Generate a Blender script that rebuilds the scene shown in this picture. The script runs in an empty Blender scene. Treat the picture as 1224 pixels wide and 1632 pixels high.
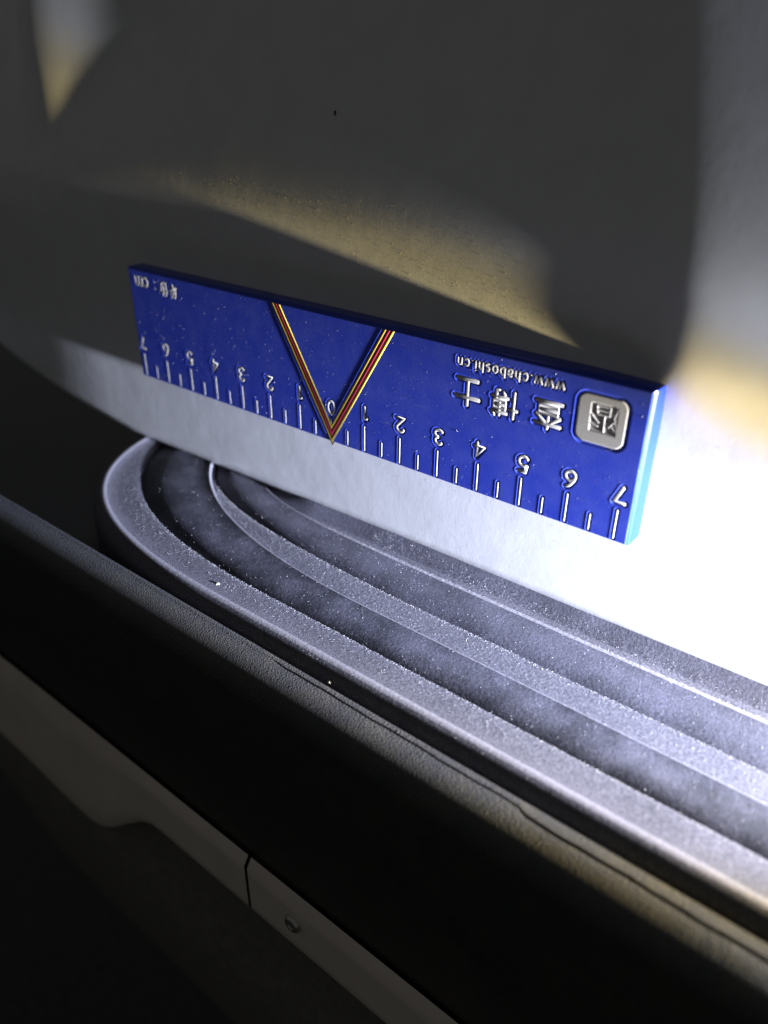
import bpy, bmesh, math, random
import numpy as np
from mathutils import Vector, Matrix

random.seed(7)
rng = np.random.default_rng(7)
S = 0.01                                   # everything below is written in centimetres
scene = bpy.context.scene
col = scene.collection

def W(x, y, z):
    """along the ruler, up, towards the viewer (cm)  ->  world metres"""
    return (x * S, -z * S, y * S)

# ------------------------------------------------------------------ camera
cam_d = bpy.data.cameras.new("camera")
cam = bpy.data.objects.new("camera", cam_d)
col.objects.link(cam)
right, down, fwd = [Vector(v) for v in (
    (0.7805776, 0.0092579, -0.6249903), (0.3129366, -0.8713422, 0.3779331), (-0.5410815, -0.4905885, -0.6830474))]
tw = lambda v: Vector((v[0], -v[2], v[1]))
rot = Matrix((tw(right), -tw(down), -tw(fwd))).transposed()
cam.matrix_world = Matrix.Translation(W(11.3533, 7.4923, 12.3200)) @ rot.to_4x4()
cam_d.sensor_fit = 'VERTICAL'
cam_d.sensor_height = 36.0
cam_d.sensor_width = 27.0
cam_d.lens = 1240.0 / 1632.0 * 36.0
cam_d.clip_start = 0.005
cam_d.clip_end = 50.0
cam_d.dof.use_dof = True
cam_d.dof.focus_distance = 0.164
cam_d.dof.aperture_fstop = 10.5
scene.camera = cam

# ------------------------------------------------------------------ night air, view
scene.view_settings.view_transform = 'Standard'
scene.view_settings.look = 'None'
scene.view_settings.exposure = 0.0
scene.view_settings.gamma = 1.0
world = bpy.data.worlds.new("World")
scene.world = world
world.use_nodes = True
bg = world.node_tree.nodes["Background"]
bg.inputs[0].default_value = (0.98, 1.0, 0.97, 1)
bg.inputs[1].default_value = 0.058
scene.cycles.use_denoising = True
scene.cycles.max_bounces = 6
scene.cycles.caustics_reflective = False

# ------------------------------------------------------------------ the torch lying on the bumper, just right of the frame
LIGHT = (25.0, 0.1, 0.60)
ld = bpy.data.lights.new("torch", 'SPOT')
ld.energy = 44.0
ld.spot_size = math.radians(110)
ld.spot_blend = 0.6
ld.shadow_soft_size = 0.0026
ld.use_nodes = True
nt = ld.node_tree
em = [n for n in nt.nodes if n.type == 'EMISSION'][0]
tc = nt.nodes.new('ShaderNodeTexCoord')
sx = nt.nodes.new('ShaderNodeSeparateXYZ')
nt.links.new(tc.outputs['Normal'], sx.inputs[0])
ab = nt.nodes.new('ShaderNodeMath'); ab.operation = 'ABSOLUTE'
nt.links.new(sx.outputs[2], ab.inputs[0])
ac = nt.nodes.new('ShaderNodeMath'); ac.operation = 'ARCCOSINE'
nt.links.new(ab.outputs[0], ac.inputs[0])
dv = nt.nodes.new('ShaderNodeMath'); dv.operation = 'DIVIDE'; dv.inputs[1].default_value = math.radians(50)
nt.links.new(ac.outputs[0], dv.inputs[0])
beam = nt.nodes.new('ShaderNodeValToRGB')
nt.links.new(dv.outputs[0], beam.inputs[0])
cr = beam.color_ramp
stops = [(0, (.70, .77, 1.0)), (5, (.72, .78, 1.0)), (8.5, (.70, .715, .80)), (11, (.52, .51, .55)), (12.2, (.41, .385, .33)),
         (13.2, (.33, .272, .135)), (14.6, (.23, .182, .08)), (16.2, (.11, .096, .062)), (17.6, (.085, .087, .094)), (28, (.05, .055, .070)), (50, (.01, .011, .014))]
while len(cr.elements) < len(stops):
    cr.elements.new(0.5)
for e, (a, c) in zip(cr.elements, stops):
    e.position = a / 50.0
for e, (a, c) in zip(cr.elements, stops):
    e.color = (*c, 1)
nt.links.new(beam.outputs[0], em.inputs[0])
em.inputs[1].default_value = 1.0
torch = bpy.data.objects.new("torch", ld)
col.objects.link(torch)
torch.location = W(*LIGHT)
aim = tw(Vector((-1.0, -0.06, 0.03)))
torch.rotation_euler = aim.to_track_quat('-Z', 'Y').to_euler()

# ------------------------------------------------------------------ materials
def mat(name):
    m = bpy.data.materials.new(name)
    m.use_nodes = True
    return m, m.node_tree.nodes, m.node_tree.links, m.node_tree.nodes["Principled BSDF"]

def tex(n, l, scale, detail=4, rough=.55, stretch=None):
    t = n.new('ShaderNodeTexNoise')
    t.inputs['Scale'].default_value = scale
    t.inputs['Detail'].default_value = detail
    t.inputs['Roughness'].default_value = rough
    g = n.new('ShaderNodeNewGeometry')
    if stretch:
        mp = n.new('ShaderNodeMapping')
        mp.inputs['Scale'].default_value = stretch
        l.new(g.outputs['Position'], mp.inputs[0]); l.new(mp.outputs[0], t.inputs['Vector'])
    else:
        l.new(g.outputs['Position'], t.inputs['Vector'])
    return t.outputs[0]

def ramp(n, l, src, stops):
    r = n.new('ShaderNodeValToRGB')
    while len(r.color_ramp.elements) < len(stops):
        r.color_ramp.elements.new(.5)
    for e, (p, c) in zip(r.color_ramp.elements, stops):
        e.position = p
    for e, (p, c) in zip(r.color_ramp.elements, stops):
        e.color = (*c, 1) if len(c) == 3 else c
    l.new(src, r.inputs[0])
    return r.outputs[0]

def g3(v): return (v, v, v)

def mixc(n, l, fac, a, b):
    m = n.new('ShaderNodeMix'); m.data_type = 'RGBA'
    if hasattr(fac, 'node'): l.new(fac, m.inputs[0])
    else: m.inputs[0].default_value = fac
    for s, v in ((m.inputs[6], a), (m.inputs[7], b)):
        if hasattr(v, 'node'): l.new(v, s)
        else: s.default_value = (*v, 1)
    return m.outputs[2]

def mul(n, l, a, b):
    m = n.new('ShaderNodeMath'); m.operation = 'MULTIPLY'
    for s, v in ((m.inputs[0], a), (m.inputs[1], b)):
        if hasattr(v, 'node'): l.new(v, s)
        else: s.default_value = v
    return m.outputs[0]

def bump(n, l, bsdf, h, dist, strength=1.0, prev=None):
    b = n.new('ShaderNodeBump')
    b.inputs['Strength'].default_value = strength
    b.inputs['Distance'].default_value = dist
    l.new(h, b.inputs['Height'])
    if prev: l.new(prev, b.inputs['Normal'])
    l.new(b.outputs[0], bsdf.inputs['Normal'])
    return b.outputs[0]

def paint_mat():
    m, n, l, b = mat("white_car_paint")
    sm = tex(n, l, 120, 5)
    film = ramp(n, l, sm, [(.35, g3(0)), (.7, g3(.35))])
    l.new(mixc(n, l, film, (.76, .76, .765), (.62, .61, .61)), b.inputs['Base Color'])
    l.new(ramp(n, l, sm, [(.3, g3(.28)), (.7, g3(.45))]), b.inputs['Roughness'])
    b.inputs['Coat Weight'].default_value = .25
    b.inputs['Coat Roughness'].default_value = .12
    p0 = bump(n, l, b, tex(n, l, 75, 2, .4), .00012, .35)
    p1 = bump(n, l, b, tex(n, l, 260, 3), .00003, .6, p0)
    bump(n, l, b, tex(n, l, 2600, 3), .000012, .7, p1)
    return m

def pad_mat(name, dust_lo, dust_hi, dust_col, patch):
    m, n, l, b = mat(name)
    fine = tex(n, l, 2400, 4, .7)
    broad = tex(n, l, 75, 8, .68)
    cover = ramp(n, l, broad, patch)
    gr = ramp(n, l, fine, [(.36, g3(dust_lo)), (.68, g3(dust_hi))])
    f = mul(n, l, cover, gr)
    l.new(mixc(n, l, f, (.016, .017, .022), dust_col), b.inputs['Base Color'])
    b.inputs['Roughness'].default_value = .62
    b.inputs['Specular IOR Level'].default_value = .3
    p1 = bump(n, l, b, tex(n, l, 1500, 3, .6), .00010, .6)
    bump(n, l, b, tex(n, l, 5200, 2, .6), .00005, .5, p1)
    return m

def skin_mat():
    m, n, l, b = mat("grained_black_plastic")
    d = ramp(n, l, tex(n, l, 130, 5, .6), [(.35, g3(.1)), (.75, g3(.6))])
    gr = ramp(n, l, tex(n, l, 3000, 3, .7), [(.35, g3(.1)), (.7, g3(1))])
    gp = n.new('ShaderNodeNewGeometry'); sp_ = n.new('ShaderNodeSeparateXYZ'); l.new(gp.outputs['Position'], sp_.inputs[0])
    mr = n.new('ShaderNodeMapRange'); l.new(sp_.outputs[0], mr.inputs[0])
    for k_, v_ in zip((1, 2, 3, 4), (-.09, .07, .22, 1.0)): mr.inputs[k_].default_value = v_      # paler tint mixes in more towards the right
    d = mul(n, l, d, mr.outputs[0])
    l.new(mixc(n, l, mul(n, l, d, gr), (.034, .036, .042), (.14, .122, .076)), b.inputs['Base Color'])
    b.inputs['Roughness'].default_value = .42
    b.inputs['Specular IOR Level'].default_value = .6
    v = n.new('ShaderNodeTexVoronoi'); v.inputs['Scale'].default_value = 3200
    g = n.new('ShaderNodeNewGeometry'); l.new(g.outputs['Position'], v.inputs['Vector'])
    p1 = bump(n, l, b, v.outputs[0], .00018, .8)
    bump(n, l, b, tex(n, l, 1500, 3), .0001, .4, p1)
    return m

def plain(name, c, rough=.5, metal=0.0, spec=.5, noise=0.0, nscale=900):
    m, n, l, b = mat(name)
    if noise:
        k = ramp(n, l, tex(n, l, nscale, 4, .6), [(.3, tuple(v * (1 - noise) for v in c)), (.7, tuple(min(1, v * (1 + noise)) for v in c))])
        l.new(k, b.inputs['Base Color'])
    else:
        b.inputs['Base Color'].default_value = (*c, 1)
    b.inputs['Roughness'].default_value = rough
    b.inputs['Metallic'].default_value = metal
    b.inputs['Specular IOR Level'].default_value = spec
    return m

def blue_mat():
    m, n, l, b = mat("blue_anodised_aluminium")
    sm = tex(n, l, 180, 5, .6)
    film = ramp(n, l, sm, [(.33, g3(.03)), (.74, g3(.18))])
    base = mixc(n, l, film, (.042, .082, .72), (.30, .35, .66))
    sp = ramp(n, l, tex(n, l, 1900, 2, .5), [(.70, g3(0)), (.76, g3(.5))])
    l.new(mixc(n, l, sp, base, (.45, .47, .6)), b.inputs['Base Color'])
    b.inputs['Metallic'].default_value = .2
    scr = ramp(n, l, tex(n, l, 900, 2, .5, (.10, 1, 1.6)), [(.70, g3(0)), (.74, g3(.35))])
    lk = b.inputs['Base Color'].links[0].from_socket
    l.new(mixc(n, l, scr, lk, (.20, .24, .62)), b.inputs['Base Color'])
    l.new(ramp(n, l, sm, [(.3, g3(.30)), (.7, g3(.48))]), b.inputs['Roughness'])
    bump(n, l, b, tex(n, l, 1500, 4, .6), .00001, .5)
    return m

M = dict(
    paint=paint_mat(),
    tread=pad_mat("dusty_black_plastic", .25, 1.0, (.165, .16, .19), [(.25, g3(.62)), (.7, g3(1))]),
    edge=pad_mat("pale_plastic_edge", .6, 1.0, (.25, .24, .27), [(.2, g3(.8)), (.6, g3(1))]),  # paler plastic tone for the rim bands
    rib=pad_mat("wiped_black_plastic", .3, .85, (.16, .156, .20), [(.36, g3(.32)), (.66, g3(.9))]),
    rubbed=pad_mat("rubbed_clean_plastic", .35, .85, (.16, .156, .20), [(.44, g3(.16)), (.53, g3(.45)), (.66, g3(.85))]),
    skin=skin_mat(),
    blue=blue_mat(),
    blue_edge=plain("shaded_blue_edge", (.010, .036, .46), .3, .3, .5),
    silver=plain("bare_aluminium", (.56, .545, .52), .5, .1, .5, .08, 1500),
    badge=plain("matt_aluminium", (.62, .60, .54), .48, .2, .5, .08, 2600),
    yellow=plain("yellow_enamel", (.90, .67, .08), .4, 0, .5, .1),
    red=plain("red_enamel", (.80, .06, .12), .4, 0, .5, .1),
    darkred=plain("dark_red_enamel", (.10, .012, .012), .5),
    trim=plain("grey_trim_paint", (.78, .69, .61), .5, 0, .3, .06, 60),
    black=plain("lower_black_plastic", (.17, .16, .145), .6, 0, .25, .2, 300),  # one even black plastic tone for the lower bumper
    rubber=plain("black_rubber", (.012, .012, .013), .7, 0, .2),
    steel=plain("dull_steel", (.55, .53, .5), .35, .8),
    dust=plain("pale_dust", (.46, .445, .44), .8, 0, .3, .2, 3000),
    crumb=plain("dirt_crumb", (.55, .50, .40), .8, 0, .3, .3, 3000),
    chip=plain("dark_grit", (.03, .03, .03), .8, 0, .3),
    ground=plain("asphalt", (.05, .05, .05), .9, 0, .3, .3, 200),
)

# ------------------------------------------------------------------ object helpers
def put(name, verts, faces, m, parent=None, smooth=True, auto=None):
    """one mesh object; verts are (x, up, toward) in cm, in world place"""
    v = np.asarray(verts, float)
    P = np.c_[v[:, 0], -v[:, 2], v[:, 1]] * S
    loc = Vector((0, 0, 0))
    p = parent
    while p is not None:
        loc += p.location
        p = p.parent
    if parent is None:
        base = Vector((float(P[:, 0].mean()), float(P[:, 1].mean()), float(P[:, 2].min())))
    else:
        base = Vector(P.mean(0)) - loc
    P = P - np.array(loc + base)
    me = bpy.data.meshes.new(name)
    me.from_pydata(P.tolist(), [], [tuple(f) for f in faces])
    me.materials.append(m)
    if smooth:
        me.polygons.foreach_set('use_smooth', [True] * len(me.polygons))
    if auto is not None:
        me.set_sharp_from_angle(angle=math.radians(auto))
    me.update()
    o = bpy.data.objects.new(name, me)
    o.location = base
    o.parent = parent
    col.objects.link(o)
    return o

def thing(name, at, label, cat, group=None):
    o = bpy.data.objects.new(name, None)
    o.location = W(*at)
    o.empty_display_size = .01
    o['label'] = label
    o['category'] = cat
    if group: o['group'] = group
    col.objects.link(o)
    return o

def grid_faces(nu, nv, flip=False):
    i = np.arange(nu - 1)[:, None] * nv + np.arange(nv - 1)[None]
    q = np.stack([i, i + nv, i + nv + 1, i + 1], -1).reshape(-1, 4)
    return q[:, ::-1] if flip else q

def sstep(a, b, x):
    t = np.clip((x - a) / (b - a), 0, 1)
    return t * t * (3 - 2 * t)

# ------------------------------------------------------------------ ground
g = put("ground", [(-600, -55, -600), (600, -55, -600), (600, -55, 600), (-600, -55, 600)], [(0, 3, 2, 1)], M['ground'])
g['kind'] = 'structure'

# ------------------------------------------------------------------ the car's corner
car = thing("parked_car", (0, -55, -10), "white car's rear corner with black ribbed step pad and bumper, lit by torchlight at night", "car")

def panel_z(x, y):
    z = -0.5 + 0 * x
    u = np.maximum(0, -10.0 - x)
    z = z - .0055 * u * u - .0022 * sstep(3.6, 5.4, y) * np.maximum(0, -6.5 - np.maximum(x, -12)) ** 2  # upper left curves in further, added to end the torch light there
    v = np.maximum(0, y - 4.6)
    z = z - (.27 + .01 * np.clip(-x - 4, 0, 6)) * (v - .7 * (1 - np.exp(-v / .7)))          # leans back above the ruler
    c = sstep(2.0, 3.5, y)
    d = x - (7.55 - .31 * np.maximum(0, y - 4.4))
    z = z + .165 * c * np.where(d < 0, np.exp(-(d / 1.0) ** 2), 0) + c * np.where(d >= 0, .165 - .075 * (np.sqrt(d * d + .09) - .3), 0)   # a soft upright crease
    w = .7 + .8 * np.maximum(0, y - 6.0)
    e = x + 11.3
    z = z + 1.05 * sstep(5.4, 10.2, y) * np.where(e > 0, np.exp(-(e / w) ** 2), np.exp(-(e / 1.7) ** 2))  # bulge shaped so its right flank catches the torch as a light patch
    return z

def build_panel():
    xs = np.concatenate([np.arange(-42, -14, .7), np.arange(-14, 14, .16), np.arange(14, 40, .9)])
    yb = -2.20
    ys = np.concatenate([np.arange(yb, 11, .16), np.arange(11, 40, 1.2)])
    # a rolled bottom edge in front of the sheet's lower border
    roll = [(-2.2, -1.5), (-2.33, -1.2), (-2.37, -.62), (-2.36, -.28), (-2.335, -.13), (-2.29, -.045)]
    rows = []
    u = np.maximum(0, -9 - xs)
    drop = .0195 * np.clip(xs, -9, 1.5) - .05 + .085 * u + .006 * u * u
    for y, dz in roll:
        rows.append(np.c_[xs, y + .15 + drop - .1, panel_z(xs, np.full_like(xs, y)) + dz])
    for y in ys:
        k = max(0, 1 - (y - yb) / 5.0)
        rows.append(np.c_[xs, y + k * (.05 + drop), panel_z(xs, np.full_like(xs, y))])
    V = np.concatenate(rows)
    return put("body_panel", V, grid_faces(len(rows), len(xs), True), M['paint'], car)
build_panel()

# --- step pad: bands lofted between curves that run along the bumper and turn in at the left end
def bez(P, n):
    t = np.linspace(0, 1, n)[:, None]
    P = np.array(P, float)
    return (1 - t) ** 3 * P[0] + 3 * t * (1 - t) ** 2 * P[1] + 3 * t * t * (1 - t) * P[2] + t ** 3 * P[3]

NB, NS = 70, 110
def curve(xl, zf, p1, p2, xt):
    a = bez([(xl, -3.2), p1, p2, (xt, zf)], NB)
    sx_ = np.linspace(0, 1, NS + 1)[1:, None]
    b = np.c_[xt + (34 - xt) * sx_[:, 0] ** 1.3, np.full(NS, zf)]
    return np.r_[a, b]

CB = curve(-8.7, 3.66, (-8.7, 1.5), (-6.4, 3.66), -0.5)       # outer bead
CC = curve(-8.35, 2.86, (-8.0, 1.05), (-5.2, 2.86), 0.4)       # foot of the first rib
CD = curve(-6.5, 1.93, (-6.0, 0.2), (-2.6, 1.90), 2.5)       # its inner edge
CE = curve(-6.30, 1.14, (-5.7, .45), (-3.5, .92), 2.6)        # foot of the second rib
CF = curve(-4.6, 0.09, (-4.5, -.15), (-2.2, 0.03), 3.0)        # its inner edge
CG = curve(-3.2, -2.5, (-3.1, -2.6), (-2, -2.5), 3.0)        # under the body panel
CG[:, 1] = np.minimum(CG[:, 1], -2.2)
def lerp(a, b, t): return a * (1 - t) + b * t
def offset(c, d):
    t = np.gradient(c, axis=0)
    t /= np.linalg.norm(t, axis=1)[:, None]
    return c + np.c_[-t[:, 1], t[:, 0]] * d                   # d > 0: outward (away from the panel)

def loft(name, rails, m, parent, auto=50, pale_bands=()):
    V = np.concatenate([np.c_[c[:, 0], np.broadcast_to(np.asarray(y, float), (len(c),)), c[:, 1]] for c, y in rails])
    o = put(name, V, grid_faces(len(rails), len(rails[0][0])), m, parent, True, auto)
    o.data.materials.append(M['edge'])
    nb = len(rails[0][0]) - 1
    for k in pale_bands:
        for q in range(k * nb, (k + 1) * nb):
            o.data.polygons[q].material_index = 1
    return o

FL, TR, RT = -2.67, -2.565, -2.45                          # sunk foot, tread, crest of the saw-tooth profile
UP = TR + (.36 + .011 * np.clip(CG[:, 0], 0, 12)) * sstep(-3.7, -1.0, CG[:, 0])                    # the pad turns up against the panel
CH = CG.copy(); CH[:, 1] = lerp(CG[:, 1], -.52, sstep(-3.25, -2.7, CG[:, 0]))
CI = CH.copy(); CI[:, 1] = CI[:, 1] + .27
CG2 = CG.copy(); CG2[:, 1] -= .6
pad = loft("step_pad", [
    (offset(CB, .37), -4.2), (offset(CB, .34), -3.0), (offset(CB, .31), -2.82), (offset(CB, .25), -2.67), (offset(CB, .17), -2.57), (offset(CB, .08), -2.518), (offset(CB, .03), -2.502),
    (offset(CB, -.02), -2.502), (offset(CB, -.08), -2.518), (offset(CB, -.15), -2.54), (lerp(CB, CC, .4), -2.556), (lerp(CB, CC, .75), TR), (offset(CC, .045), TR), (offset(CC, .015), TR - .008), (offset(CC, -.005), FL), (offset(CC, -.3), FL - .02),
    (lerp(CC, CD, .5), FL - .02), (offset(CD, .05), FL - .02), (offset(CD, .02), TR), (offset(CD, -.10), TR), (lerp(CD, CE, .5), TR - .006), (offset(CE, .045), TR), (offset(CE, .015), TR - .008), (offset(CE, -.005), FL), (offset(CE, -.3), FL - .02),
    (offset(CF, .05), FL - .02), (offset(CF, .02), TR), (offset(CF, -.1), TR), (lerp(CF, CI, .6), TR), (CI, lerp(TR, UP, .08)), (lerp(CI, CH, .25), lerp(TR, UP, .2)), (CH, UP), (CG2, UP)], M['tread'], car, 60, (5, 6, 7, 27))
pad.data.materials.append(M['rib'])
nb_ = len(CB) - 1
for q in range(29 * nb_, len(pad.data.polygons)):
    pad.data.polygons[q].material_index = 2
def rib(a, b, m=None):
    """a ramp: steep at its foot a, level towards its crest b, then a short drop"""
    rails = [(offset(a, .0), FL - .03), (offset(a, -.012), FL)]
    for t in (.015, .03, .06, .10, .15, .21, .28, .36, .46, .6, .78, 1.0):
        rails.append((lerp(offset(a, -.012), offset(b, .06), t), FL + (RT - FL) * (1 - (1 - t) ** 5.5)))
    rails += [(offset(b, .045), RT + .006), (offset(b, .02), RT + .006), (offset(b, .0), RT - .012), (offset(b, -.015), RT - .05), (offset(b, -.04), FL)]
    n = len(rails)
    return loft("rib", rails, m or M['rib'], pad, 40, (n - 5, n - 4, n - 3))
rib(CC, CD, M['rubbed'])
rib(CE, CF)

# --- bumper cover: rim, seam, shoulder and dark front, one swept section
def sweep(name, sec, xs, m, parent, auto=None, bend=True, wob=None):
    rows = []
    for x in xs:
        b = .010 * max(0, -12 - x) ** 2 if bend else 0
        for k, (y, z) in enumerate(sec):
            w = wob(x, k) if wob else 0
            rows.append((x, y + w, z - b))
    return put(name, rows, grid_faces(len(xs), len(sec), True), m, parent, True, auto)

xs_s = np.concatenate([np.arange(-40, -10, 1.0), np.arange(-10, 14, .1), np.arange(14, 36, 1.0)])
R0 = .62
def cover_section(x):
    s_ = [(-4.3, -4.0), (-4.2, 3.4), (-3.6, 3.98), (-2.9, 4.08), (-2.74, 4.095), (-2.69, 4.12), (-2.665, 4.16)]
    zg = 4.27 + .0035 * (x - 2) + (.09 if x > 8.0 else .09 * float(sstep(7.75, 8.0, np.array(x)))) + .008 * math.sin(3.1 * x) + .005 * math.sin(8.3 * x)
    wid = .022 + .014 * float(sstep(7.7, 8.1, np.array(x)))
    dep = .07 * float(sstep(2.0, 3.4, np.array(x))) * (1 - .85 * math.exp(-((x - 7.72) / .09) ** 2))
    s_ += [(-2.655, zg - .05), (-2.658, zg - wid), (-2.66 - dep, zg - wid * .7), (-2.66 - dep, zg + wid * .7), (-2.662, zg + wid), (-2.662, zg + wid + .02)]
    z0 = 4.40
    for a in np.linspace(4, 88, 16):
        s_.append((-2.66 - R0 * (1 - math.cos(math.radians(a))), z0 + R0 * math.sin(math.radians(a))))
    yl, zl = s_[-1]
    for t in np.linspace(.1, 1, 10):
        s_.append((yl + (-8.55 - yl) * t, zl + .12 * math.sin(math.pi * t) - .25 * t * t))
    s_ += [(-8.62, zl - .32), (-8.66, zl - .6)]
    return s_
rows = []
for x in xs_s:
    b = .010 * max(0, -12 - x) ** 2
    sec = cover_section(x)
    rows += [(x, y, z - b) for y, z in sec]
skin = put("bumper_cover", rows, grid_faces(len(xs_s), len(sec), True), M['skin'], car, True, 60)

# --- grey trim strip under the cover, wider at its left
ZT = 5.0
def strip_low(x):
    return -10.6 - 2.9 * sstep(-2.0, -6.6, x) + .25 * sstep(-7.2, -11, x)
def strip_piece(x0, x1, name, m=None):
    xs = np.arange(x0, x1 + .001, (x1 - x0) / max(4, int((x1 - x0) / .25)))
    rows = []
    n = 9
    for x in xs:
        yl_ = float(strip_low(np.array(x)))
        b = .010 * max(0, -12 - x) ** 2
        for k in range(n):
            t = k / (n - 1)
            y = -8.6 + (yl_ + 8.6) * t
            e = min(t, 1 - t)
            z = ZT - b - .16 * (1 - min(1, e / .12)) ** 2
            rows.append((x, y, z))
        rows.append((x, yl_ + .02, ZT - b - .8))
    return put(name, rows, grid_faces(len(xs), n + 1, True), m or M['trim'], trim_parent, True, 60)
trim_parent = car
trim = strip_piece(-40, 1.45, "trim_strip")
strip_piece(1.55, 34, "trim_strip")
sec = [(-8.6, 4.6), (-10.9, 4.45), (-13.5, 4.3), (-14.5, 4.5), (-16, 4.6), (-24, 3.0), (-34, 0), (-34, -10)]
sweep("lower_bumper", sec, np.arange(-40, 35, 1.0), M['black'], car, None)
def lathe(c, axis_sections, n, m, name, parent):
    rows = []
    for (r, h) in axis_sections:
        for k in range(n + 1):
            a = 2 * math.pi * k / n
            rows.append((c[0] + r * math.cos(a), c[1] + r * math.sin(a), c[2] + h))
    return put(name, rows, grid_faces(len(axis_sections), n + 1, True), m, parent, True, 45)
lathe((3.05, -9.45, ZT), [(.22, -.05), (.22, .07), (.19, .11), (.10, .12), (.09, .10), (.001, .10)], 24, M['steel'], "bolt", trim)

# ------------------------------------------------------------------ the ruler
T = 0.5
ruler = thing("magnetic_ruler", (0, 0, -T), "blue metal centimetre ruler stuck upside down on the white body panel above the step pad", "ruler")

# stroke alphabet, reading way up, unit box (0..1 wide for characters, own width for digits and letters)
def arc(cx, cy, rx, ry, a0, a1, n=10):
    return [(cx + rx * math.cos(math.radians(a0 + (a1 - a0) * k / n)), cy + ry * math.sin(math.radians(a0 + (a1 - a0) * k / n))) for k in range(n + 1)]
DIG = {
    '0': [arc(.3, .5, .27, .5, 0, 360, 20)],
    '1': [[(.08, .84), (.30, 1.0), (.30, 0)]],
    '2': [arc(.3, .73, .27, .27, 165, -40, 10) + [(.03, .0), (.60, .0)]],
    '3': [arc(.28, .75, .25, .25, 150, -90, 10) + arc(.28, .25, .29, .25, 90, -150, 10)],
    '4': [[(.44, 0), (.44, 1.0), (.0, .28), (.62, .28)]],
    '5': [[(.54, 1.0), (.12, 1.0), (.07, .56)] + arc(.28, .32, .29, .32, 130, -150, 12)],
    '6': [[(.48, 1.0), (.30, .92), (.08, .55), (.03, .33)] + arc(.3, .3, .28, .3, 180, 540, 16)],
    '7': [[(.0, 1.0), (.58, 1.0), (.2, 0)]],
}
LET = {  # x-height 1, ascender 1.42
    'w': (1.25, [[(.0, 1), (.3, 0), (.62, .95), (.94, 0), (1.25, 1)]]),
    '.': (.16, [[(.08, .03), (.08, .05)]]),
    'c': (.78, [arc(.42, .5, .4, .5, 45, 315, 12)]),
    'h': (.74, [[(.04, 1.42), (.04, 0)], [(.04, .6)] + arc(.37, .65, .33, .35, 160, 0, 8) + [(.70, 0)]]),
    'a': (.76, [[(.06, .84)] + arc(.37, .66, .33, .34, 120, 0, 7) + [(.70, 0)], arc(.36, .29, .34, .29, 0, 360, 14)]),
    'b': (.78, [[(.04, 1.42), (.04, 0)], arc(.41, .5, .37, .5, 0, 360, 16)]),
    'o': (.86, [arc(.43, .5, .41, .5, 0, 360, 16)]),
    's': (.66, [arc(.33, .75, .28, .25, 40, 250, 8) + arc(.33, .25, .30, .25, 80, -140, 8)]),
    'i': (.14, [[(.07, 1.0), (.07, 0)], [(.07, 1.38), (.07, 1.42)]]),
    'n': (.74, [[(.04, 1), (.04, 0)], [(.04, .6)] + arc(.37, .65, .33, .35, 160, 0, 8) + [(.70, 0)]]),
    'm': (1.16, [[(.04, 1), (.04, 0)], [(.04, .6)] + arc(.31, .7, .27, .3, 160, 0, 6) + [(.58, 0)], [(.58, .6)] + arc(.85, .7, .27, .3, 160, 0, 6) + [(1.12, 0)]]),
    ':': (.2, [[(.1, .18), (.1, .22)], [(.1, .88), (.1, .92)]]),
}
HAN = {
    'shi': [[(.0, .70), (1, .70)], [(.5, 1), (.5, .02)], [(.08, .02), (.92, .02)]],
    'bo': [[(.0, .68), (.30, .68)], [(.15, 1), (.15, 0)], [(.38, .87), (1, .87)], [(.69, 1), (.69, .42)],
           [(.46, .73), (.92, .73), (.92, .42), (.46, .42), (.46, .73)], [(.46, .575), (.92, .575)],
           [(.36, .29), (1, .29)], [(.82, .38), (.82, .03), (.72, .05)], [(.50, .19), (.58, .09)], [(.86, 1.0), (.93, .95)]],
    'cha': [[(.0, .83), (1, .83)], [(.5, 1), (.5, .52)], [(.46, .80), (.04, .52)], [(.54, .80), (.96, .52)],
            [(.14, .46), (.86, .46), (.86, .14), (.14, .14), (.14, .46)], [(.14, .30), (.86, .30)], [(.0, .01), (1, .01)]],
    'dan': [[(.28, 1), (.37, .88)], [(.72, 1), (.63, .88)], [(.18, .80), (.82, .80), (.82, .42), (.18, .42), (.18, .80)], [(.18, .61), (.82, .61)],
            [(.5, .80), (.5, 0)], [(.0, .24), (1, .24)]],
    'wei': [[(.30, 1), (.04, .58)], [(.19, .76), (.19, 0)], [(.62, 1), (.67, .89)], [(.38, .78), (.98, .78)],
            [(.50, .64), (.58, .22)], [(.86, .66), (.76, .08)], [(.34, .05), (1, .05)]],
}
marks = []        # (name, polylines in face cm, radius, material, lip?)
def place(strokes, x_right, y_top, sx_, sy_):
    """turn reading-way-up strokes by 180 degrees: their left end lies at x_right, their foot at y_top"""
    return [[(x_right - px * sx_, y_top - py * sy_) for px, py in s] for s in strokes]
for k in range(-14, 15):
    x = k / 2
    if k == 0:
        marks.append(("tick_mark", [[(x, .36), (x, .52)]], .022))
    elif k % 2 == 0:
        marks.append(("tick_mark", [[(x, .035), (x, .62)]], .023))
    else:
        marks.append(("tick_mark", [[(x, .035), (x, .365)]], .021))
for k in range(-7, 8):
    st = DIG[str(abs(k))]
    y0 = .78 if k else .66
    marks.append(("digit", place(st, k + .115, y0 + .315, .36, .315), .036))
xc = 5.66
for ch in "www.chaboshi.cn":
    w, st = LET[ch]
    marks.append(("letter", place(st, xc, 2.735, .128, .132), .021))
    xc -= w * .128 + .062
xc = -6.36
for ch in ":":
    marks.append(("letter", place(LET[ch][1], -6.06, 2.78, .24, .24), .028))
for ch, x in (("c", -6.40), ("m", -6.63)):
    marks.append(("letter", place(LET[ch][1], x, 2.775, .26, .22), .03))
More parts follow.
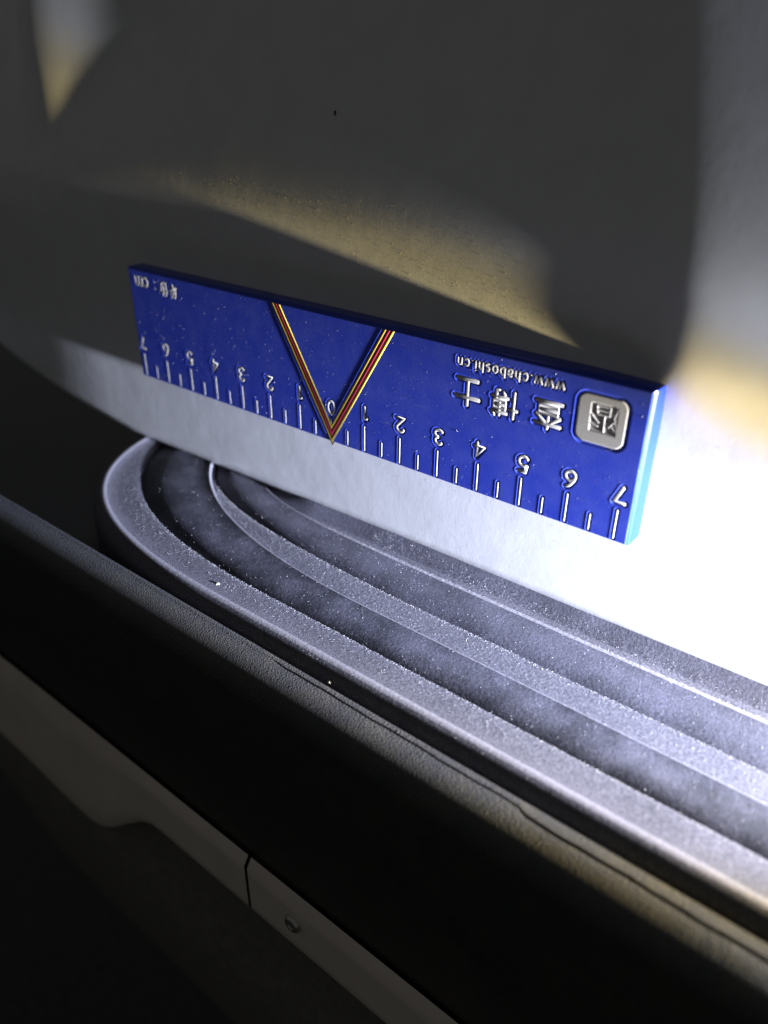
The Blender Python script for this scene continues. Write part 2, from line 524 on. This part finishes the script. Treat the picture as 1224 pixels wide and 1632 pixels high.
for key, x, y, w, h, r in (("shi", 3.92, 2.34, .56, .54, .042), ("bo", 4.77, 2.31, .57, .53, .033), ("cha", 5.68, 2.31, .54, .53, .036),
                           ("dan", -5.20, 2.775, .31, .34, .024), ("wei", -5.58, 2.775, .31, .34, .024)):
    marks.append(("character", place(HAN[key], x, y, w, h), r))

X0, X1, Y0, Y1 = -7.17, 7.25, -.012, 2.93
BX0, BX1, BY0, BY1, BR = 5.94, 6.93, 1.73, 2.70, .2
G = .0125
gx = np.linspace(X0, X1, int((X1 - X0) / G) + 1)
gy = np.linspace(Y0, Y1, int((Y1 - Y0) / G) + 1)
GX, GY = np.meshgrid(gx, gy, indexing='ij')
D = np.full(GX.shape, 9.0)                   # distance to the nearest mark's edge
def seg_into(a, b, r, lim=.16):
    i0, i1 = np.searchsorted(gx, [min(a[0], b[0]) - r - lim, max(a[0], b[0]) + r + lim])
    j0, j1 = np.searchsorted(gy, [min(a[1], b[1]) - r - lim, max(a[1], b[1]) + r + lim])
    if i1 <= i0 or j1 <= j0: return
    px, py = GX[i0:i1, j0:j1] - a[0], GY[i0:i1, j0:j1] - a[1]
    dx, dy = b[0] - a[0], b[1] - a[1]
    t = np.clip((px * dx + py * dy) / (dx * dx + dy * dy + 1e-12), 0, 1)
    d = np.hypot(px - t * dx, py - t * dy) - r
    D[i0:i1, j0:j1] = np.minimum(D[i0:i1, j0:j1], d)
for name, polys, r in marks:
    for s in polys:
        for a, b in zip(s[:-1], s[1:]):
            seg_into(a, b, r)
cx, cy = (BX0 + BX1) / 2, (BY0 + BY1) / 2
qx, qy = np.abs(GX - cx) - (BX1 - BX0) / 2 + BR, np.abs(GY - cy) - (BY1 - BY0) / 2 + BR
D = np.minimum(D, np.hypot(np.maximum(qx, 0), np.maximum(qy, 0)) + np.minimum(np.maximum(qx, qy), 0) - BR)
VB = [(-1.655, 3.0), (.015, .16), (1.73, 3.0)]   # centre line of the V
PD = .008
DX = np.gradient(D, axis=0) / G
H = -PD * (1 - sstep(.006, .028, D)) + .0017 * np.exp(-((D - .042) / .012) ** 2) * np.clip(-DX, 0, 1)   # burr on the far side of each pocket
def build_plate():
    nx, ny = len(gx), len(gy)
    V = np.c_[GX.ravel(), GY.ravel(), H.ravel()]
    F = [grid_faces(nx, ny)]
    ring = [(i, 0) for i in range(nx)] + [(nx - 1, j) for j in range(1, ny)] + [(i, ny - 1) for i in range(nx - 2, -1, -1)] + [(0, j) for j in range(ny - 2, 0, -1)]
    idx = np.array([i * ny + j for i, j in ring])
    ox = np.array([(-1 if i == 0 else 1 if i == nx - 1 else 0) for i, j in ring], float)
    oy = np.array([(-1 if j == 0 else 1 if j == ny - 1 else 0) for i, j in ring], float)
    prev = idx
    base = V[idx]
    verts = [V]
    count = len(V)
    n = len(ring)
    dg = np.where((ox != 0) & (oy != 0), .8, 1.0)
    for dx, dy, z in ((.012, .012, -.008), (.045, .04, -.045), (.055, .05, -.06), (.075, .055, -.16), (.075, .055, -T + .03), (.05, .04, -T)):
        ddy = np.where(oy < 0, .5 * dy, dy)
        P = np.c_[base[:, 0] + ox * dx * dg, base[:, 1] + oy * ddy * dg, np.full(n, z)]
        cur = np.arange(count, count + n)
        count += n
        verts.append(P)
        F.append(np.c_[prev, np.roll(prev, -1), np.roll(cur, -1), cur][:, ::-1])
        prev = cur
    faces = np.concatenate(F).tolist()
    faces.append(prev.tolist())
    o = put("plate", np.concatenate(verts), faces, M['blue'], ruler, True, 35)
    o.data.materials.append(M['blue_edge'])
    idx_ = np.zeros(len(faces), np.int32); idx_[(nx - 1) * (ny - 1) + n:] = 1       # rim in deeper blue: dark top and side glow put into its colour
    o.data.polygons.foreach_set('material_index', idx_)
    return o
plate = build_plate()

def stroke_mesh(polys, r, top, floor):
    """half-round welt along each polyline, rounded at its ends"""
    V, F = [], []
    K = 7
    ang = [math.pi * k / (K - 1) for k in range(K)]
    for s in polys:
        p = [Vector((a[0], a[1])) for a in s]
        closed = (p[0] - p[-1]).length < 1e-6
        rows = []
        if not closed:
            d0 = (p[0] - p[1]).normalized(); d1 = (p[-1] - p[-2]).normalized()
            pre = [(p[0] + d0 * r * .95, .25), (p[0] + d0 * r * .7, .72)]
            post = [(p[-1] + d1 * r * .7, .72), (p[-1] + d1 * r * .95, .25)]
        else: pre = post = []
        pts = pre + [(q, 1) for q in p] + post
        N = len(pts)
        for k, (q, w) in enumerate(pts):
            a = pts[max(0, k - 1)][0]; b = pts[min(N - 1, k + 1)][0]
            if closed and k in (0, N - 1): a, b = p[-2], p[1]
            t = (b - a)
            if t.length < 1e-9: t = Vector((1, 0))
            t.normalize()
            nrm = Vector((-t.y, t.x))
            k1 = 1.0
            if 0 < k < N - 1 and w == 1:
                u = (q - a); v = (b - q)
                if u.length > 1e-9 and v.length > 1e-9:
                    c = max(.0, u.normalized().dot(v.normalized()))
                    k1 = min(1.35, 1 / max(.6, math.sqrt((1 + c) / 2)))
            for an in ang:
                e = q + nrm * (math.cos(an) * r * w * k1)
                V.append((e.x, e.y, floor + (top - floor) * math.sin(an) ** .14 * w))
        base = len(V) - N * K
        for f in grid_faces(N, K, True).tolist():
            F.append([base + i for i in f])
    return V, F
for name, polys, r in marks:
    V, F = stroke_mesh(polys, r, .0012, -PD - .004)
    put(name, V, F, M['silver'], ruler)

# badge with its sunk emblem
def rounded(x0, x1, y0, y1, r, n=6):
    out = []
    for cx_, cy_, a in ((x1 - r, y0 + r, -90), (x1 - r, y1 - r, 0), (x0 + r, y1 - r, 90), (x0 + r, y0 + r, 180)):
        out += [(cx_ + r * math.cos(math.radians(a + 90 * k / n)), cy_ + r * math.sin(math.radians(a + 90 * k / n))) for k in range(n + 1)]
    return out
def build_badge():
    # the emblem is a shallow sunk field with raised strokes; the whole badge is one height field
    g2 = .009
    xs = np.arange(BX0, BX1 + .001, g2); ys = np.arange(BY0, BY1 + .001, g2)
    xx, yy = np.meshgrid(xs, ys, indexing='ij')
    def bx(x): return 5.93 + x            # local cm
    qx, qy = np.abs(xx - cx) - (BX1 - BX0) / 2 + BR, np.abs(yy - cy) - (BY1 - BY0) / 2 + BR
    d = np.hypot(np.maximum(qx, 0), np.maximum(qy, 0)) + np.minimum(np.maximum(qx, qy), 0) - BR
    z = .001 - .03 * sstep(-.05, .0, d)
    # sunk field
    fx, fy = np.abs(xx - 6.47) - .25, np.abs(yy - 2.26) - .27
    fd = np.hypot(np.maximum(fx, 0), np.maximum(fy, 0)) + np.minimum(np.maximum(fx, fy), 0)
    z = z - .0068 * (1 - sstep(-.03, .015, fd))
    E = [[(6.20, 2.50), (6.22, 1.97)], [(6.20, 2.51), (6.31, 2.57), (6.48, 2.58), (6.60, 2.56), (6.72, 2.51)], [(6.72, 2.50), (6.67, 2.31), (6.74, 2.06)],
         [(6.08, 1.94), (6.30, 1.95), (6.51, 1.975), (6.70, 1.96), (6.85, 1.94)], [(6.835, 2.20), (6.845, 1.96)],
         [(6.32, 2.49), (6.58, 2.48), (6.58, 2.33), (6.35, 2.33), (6.32, 2.49)], [(6.37, 2.41), (6.56, 2.405)],
         [(6.25, 2.29), (6.39, 2.17)], [(6.23, 2.13), (6.38, 2.10)], [(6.49, 2.30), (6.50, 2.03)], [(6.70, 2.28), (6.58, 2.13)], [(6.60, 2.18), (6.71, 2.08)]]
    sd = np.full(xx.shape, 9.)
    for s in E:
        for a, b in zip(s[:-1], s[1:]):
            dx, dy = b[0] - a[0], b[1] - a[1]
            t = np.clip(((xx - a[0]) * dx + (yy - a[1]) * dy) / (dx * dx + dy * dy), 0, 1)
            sd = np.minimum(sd, np.hypot(xx - a[0] - t * dx, yy - a[1] - t * dy))
    z = np.maximum(z, .001 - .036 * np.clip((sd - .008) / .030, 0, 1) ** 1.5 - 10 * (sd > .05))
    keep = d <= .004
    V = np.c_[xx.ravel(), yy.ravel(), z.ravel()]
    F = grid_faces(len(xs), len(ys))
    F = F[keep.ravel()[F].all(1)]
    used = np.unique(F)
    mp = np.full(len(V), -1); mp[used] = np.arange(len(used))
    return put("badge", V[used], mp[F].tolist(), M['badge'], ruler)
build_badge()

# the V: dark red bed, two yellow stripes and a red one
def band(line, off, w, top, floor, name, m, clip=2.925):
    p = [np.array(q) for q in line]
    d1 = (p[1] - p[0]) / np.linalg.norm(p[1] - p[0]); d2 = (p[2] - p[1]) / np.linalg.norm(p[2] - p[1])
    n1, n2 = np.array([-d1[1], d1[0]]), np.array([-d2[1], d2[0]])
    def corner(o):
        A = np.array([n1, n2]); return np.linalg.solve(A, np.array([n1 @ p[1] + o, n2 @ p[1] + o]))
    def end(q, d, n, o):
        s = q + n * o
        return s + d * ((clip - s[1]) / d[1])
    V, F = [], []
    prof = [(-w, floor), (-w * .8, lerp(floor, top, .7)), (-w * .35, top), (w * .35, top), (w * .8, lerp(floor, top, .7)), (w, floor)]
    for st in range(3):
        for o, z in prof:
            q = end(p[0], d1, n1, off + o) if st == 0 else corner(off + o) if st == 1 else end(p[2], d2, n2, off + o)
            V.append((q[0], q[1], z))
    return put(name, V, grid_faces(3, len(prof)), m, ruler, True, 40)
band(VB, 0, .15, .0006, -PD - .003, "stripe_bed", M['darkred'])
band(VB, .086, .034, .0055, -PD, "yellow_stripe", M['yellow'])
band(VB, -.086, .034, .0055, -PD, "yellow_stripe", M['yellow'])
band(VB, 0, .040, .0055, -PD, "red_stripe", M['red'])

# the lit burr along the left side of both arms
for a, b in ((VB[0], VB[1]), (VB[1], VB[2])):
    a, b = Vector(a), Vector(b)
    d = (b - a).normalized()
    nn = Vector((-d.y, d.x)); nn = nn if nn.x < 0 else -nn
    t0 = (.06 if b.y < a.y else .36)
    lo, hi = (b - d * t0, a + d * .20) if b.y < a.y else (a + d * t0, b - d * .20)
    V, F = stroke_mesh([[(lo.x + nn.x * .172, lo.y + nn.y * .172), (hi.x + nn.x * .172, hi.y + nn.y * .172)]], .010, .004, -.004)
    put("groove_burr", V, F, M['blue'], ruler)

# ------------------------------------------------------------------ dust and crumbs
def octa(P, r, name, m, flat=.7):
    """many tiny six-cornered grains in one mesh"""
    n = len(P)
    dirs = np.array([(1, 0, 0), (-1, 0, 0), (0, 1, 0), (0, -1, 0), (0, 0, 1), (0, 0, -1)], float)
    jit = .6 + .8 * rng.random((n, 6, 1))
    a = rng.random(n) * 6.28
    c, s = np.cos(a), np.sin(a)
    d = np.broadcast_to(dirs, (n, 6, 3)).copy()
    d = np.stack([d[..., 0] * c[:, None] - d[..., 2] * s[:, None], d[..., 1] * flat, d[..., 0] * s[:, None] + d[..., 2] * c[:, None]], -1)
    V = (P[:, None, :] + d * jit * r[:, None, None]).reshape(-1, 3)
    f = np.array([(0, 2, 4), (4, 2, 1), (1, 2, 5), (5, 2, 0), (4, 3, 0), (1, 3, 4), (5, 3, 1), (0, 3, 5)])
    F = (f[None] + 6 * np.arange(n)[:, None, None]).reshape(-1, 3)
    o = put(name, V, F.tolist(), m, None, False)
    o['kind'] = 'stuff'
    return o

def pad_points(n, a, b, y, xlim=(-9, 13), bias=None):
    sl = np.r_[0, np.cumsum(np.linalg.norm(np.diff(a, axis=0), axis=1))]
    top_ = sl[np.searchsorted(a[:, 0], xlim[1])]
    k = np.interp(rng.random(n * 2) * top_, sl, np.arange(len(a)))
    t = rng.random(n * 2) if bias is None else bias(rng.random(n * 2))
    i = np.minimum(k.astype(int), len(a) - 2)
    fr = k - i
    A = a[i] * (1 - fr)[:, None] + a[i + 1] * fr[:, None]
    B = b[i] * (1 - fr)[:, None] + b[i + 1] * fr[:, None]
    P = A * (1 - t)[:, None] + B * t[:, None]
    ok = (P[:, 0] > xlim[0]) & (P[:, 0] < xlim[1])
    P = P[ok][:n]
    yy = np.full(len(P), y) if np.isscalar(y) else y[0] + (y[1] - y[0]) * t[ok][:n]
    return np.c_[P[:, 0], yy, P[:, 1]]
def ramp_points(n, a, b):
    P = pad_points(n, a, b, (0., 1.))
    P[:, 1] = FL + (RT - FL) * (1 - (1 - P[:, 1]) ** 5.5) + .002
    return P
fringe = lambda q: q ** 2
pts = np.concatenate([
    pad_points(2400, CB, CC, TR + .012), ramp_points(900, CC, offset(CD, .06)),
    pad_points(2600, CD, CE, TR + .002), ramp_points(1500, CE, offset(CF, .06)), pad_points(2400, CF, CI, TR + .006, (-5, 13), lambda q: q * .8),
    pad_points(1500, CI, CH, (TR + .04, -2.19), (1.0, 13)),
    pad_points(1700, offset(CC, .02), offset(CC, .10), TR + .003, (-5, 13), fringe), pad_points(1700, offset(CE, .02), offset(CE, .10), TR + .003, (-4, 13), fringe),
    pad_points(1500, offset(CC, -.02), offset(CC, -.16), (FL + .01, FL + .08), (-4, 13)), pad_points(1500, offset(CE, -.02), offset(CE, -.16), (FL + .01, FL + .08), (-3, 13)),
    pad_points(1200, offset(CB, .12), offset(CB, .31), (-2.535, -2.80), (2.5, 13))])
pd = octa(pts, .0025 + .0055 * rng.random(len(pts)) ** 3, "pad_dust", M['dust'])
pd['label'] = "pale dust grains scattered over the ribbed black step pad"; pd['category'] = "dust"
n = 2600
px = rng.uniform(-14, 12.5, n); py = -2.1 + 9 * rng.random(n)
P = np.c_[px, py, panel_z(px, py)]
px2 = rng.uniform(-7, 7, 2600); py2 = 2.9 + 2.6 * rng.random(2600)
P = np.concatenate([P, np.c_[px2, py2, panel_z(px2, py2)]])
px3 = -14.5 + 9 * rng.random(900) ** 1.2; py3 = -2.35 + .085 * np.maximum(0, -9 - px3) * 1.25 + .5 * rng.random(900) ** 2.2
P = np.concatenate([P, np.c_[px3, py3, panel_z(px3, py3)]])
n += 3500
q = octa(P, .003 + .009 * rng.random(n) ** 3, "panel_dust", M['dust'], .28)
q['label'] = "fine dust specks clinging to the white body panel around the ruler"; q['category'] = "dust"
n = 700
P = np.c_[rng.uniform(-7.1, 7.2, n), rng.uniform(.02, 2.9, n), np.zeros(n)]
q = octa(P, .003 + .006 * rng.random(n) ** 4, "ruler_dust", M['dust'])
q['label'] = "tiny pale dust specks on the blue ruler face"; q['category'] = "dust"

k_ = 900
cx_ = rng.uniform(-7, 5.5, k_); cy_ = 3.0 + 2.4 * rng.random(k_)
q = octa(np.c_[cx_, cy_, panel_z(cx_, cy_) + .002], .005 + .011 * rng.random(k_) ** 2, "panel_grit", M['crumb'], .28)
q['label'] = "coarser golden grit on the panel above the ruler where the torch grazes it"; q['category'] = "grit"

def crumb(name, at, r, m, label, cat, n=1, flat=.6, long=1.0):
    bm = bmesh.new()
    for k in range(n):
        ret = bmesh.ops.create_icosphere(bm, subdivisions=2, radius=1)
        off = Vector((random.uniform(-1, 1) * r * 1.2, 0, random.uniform(-.6, .6) * r)) if k else Vector((0, 0, 0))
        rr = r * (1 if not k else random.uniform(.4, .8))
        for v in ret['verts']:
            j = 1 + random.uniform(-.22, .22)
            v.co = Vector((v.co.x * rr * j * long + off.x, v.co.y * rr * j * flat + off.y, v.co.z * rr * j + off.z))
    V = [(v.co.x + at[0], v.co.y + at[1], v.co.z + at[2]) for v in bm.verts]
    F = [[v.index for v in f.verts] for f in bm.faces]
    bm.free()
    o = put(name, V, F, m, None, False)
    o['label'] = label; o['category'] = cat
    return o
crumb("dirt_crumb", (3.45, -2.72, 3.98), .035, M['crumb'], "pale crumbly dirt lump in the black gap below the step pad", "dirt", 4)
crumb("dirt_crumb", (-.55, -2.545, 3.30), .03, M['crumb'], "single whitish crumb near the left bend of the outermost pad ledge", "dirt", 2)

for (x, y, z), (dx, dz), lab in (
        ((7.9, -2.60, 3.28), (.10, .045), "dark sliver of grit on the outermost ledge of the step pad, near the right"),
        ((4.75, -2.60, .02), (.085, .035), "short dark grit sliver on the innermost pad ledge below digit 3"),
        ((6.05, -2.60, -.02), (.085, .035), "dark grit sliver with a pale tip on the innermost pad ledge below digit 5")):
    o = crumb("grit_sliver", (x, y, z), .028, M['chip'], lab, "grit", 1, .5, 2.0)
    o['group'] = "dark grit slivers on the step pad"
crumb("dark_speck", (-.5, 6.79, float(panel_z(np.array(-.5), np.array(6.79)))), .045, M['chip'], "tiny dark speck high on the shaded white body panel", "speck", 2, 1.2, .5)
print("built", len(bpy.data.objects))
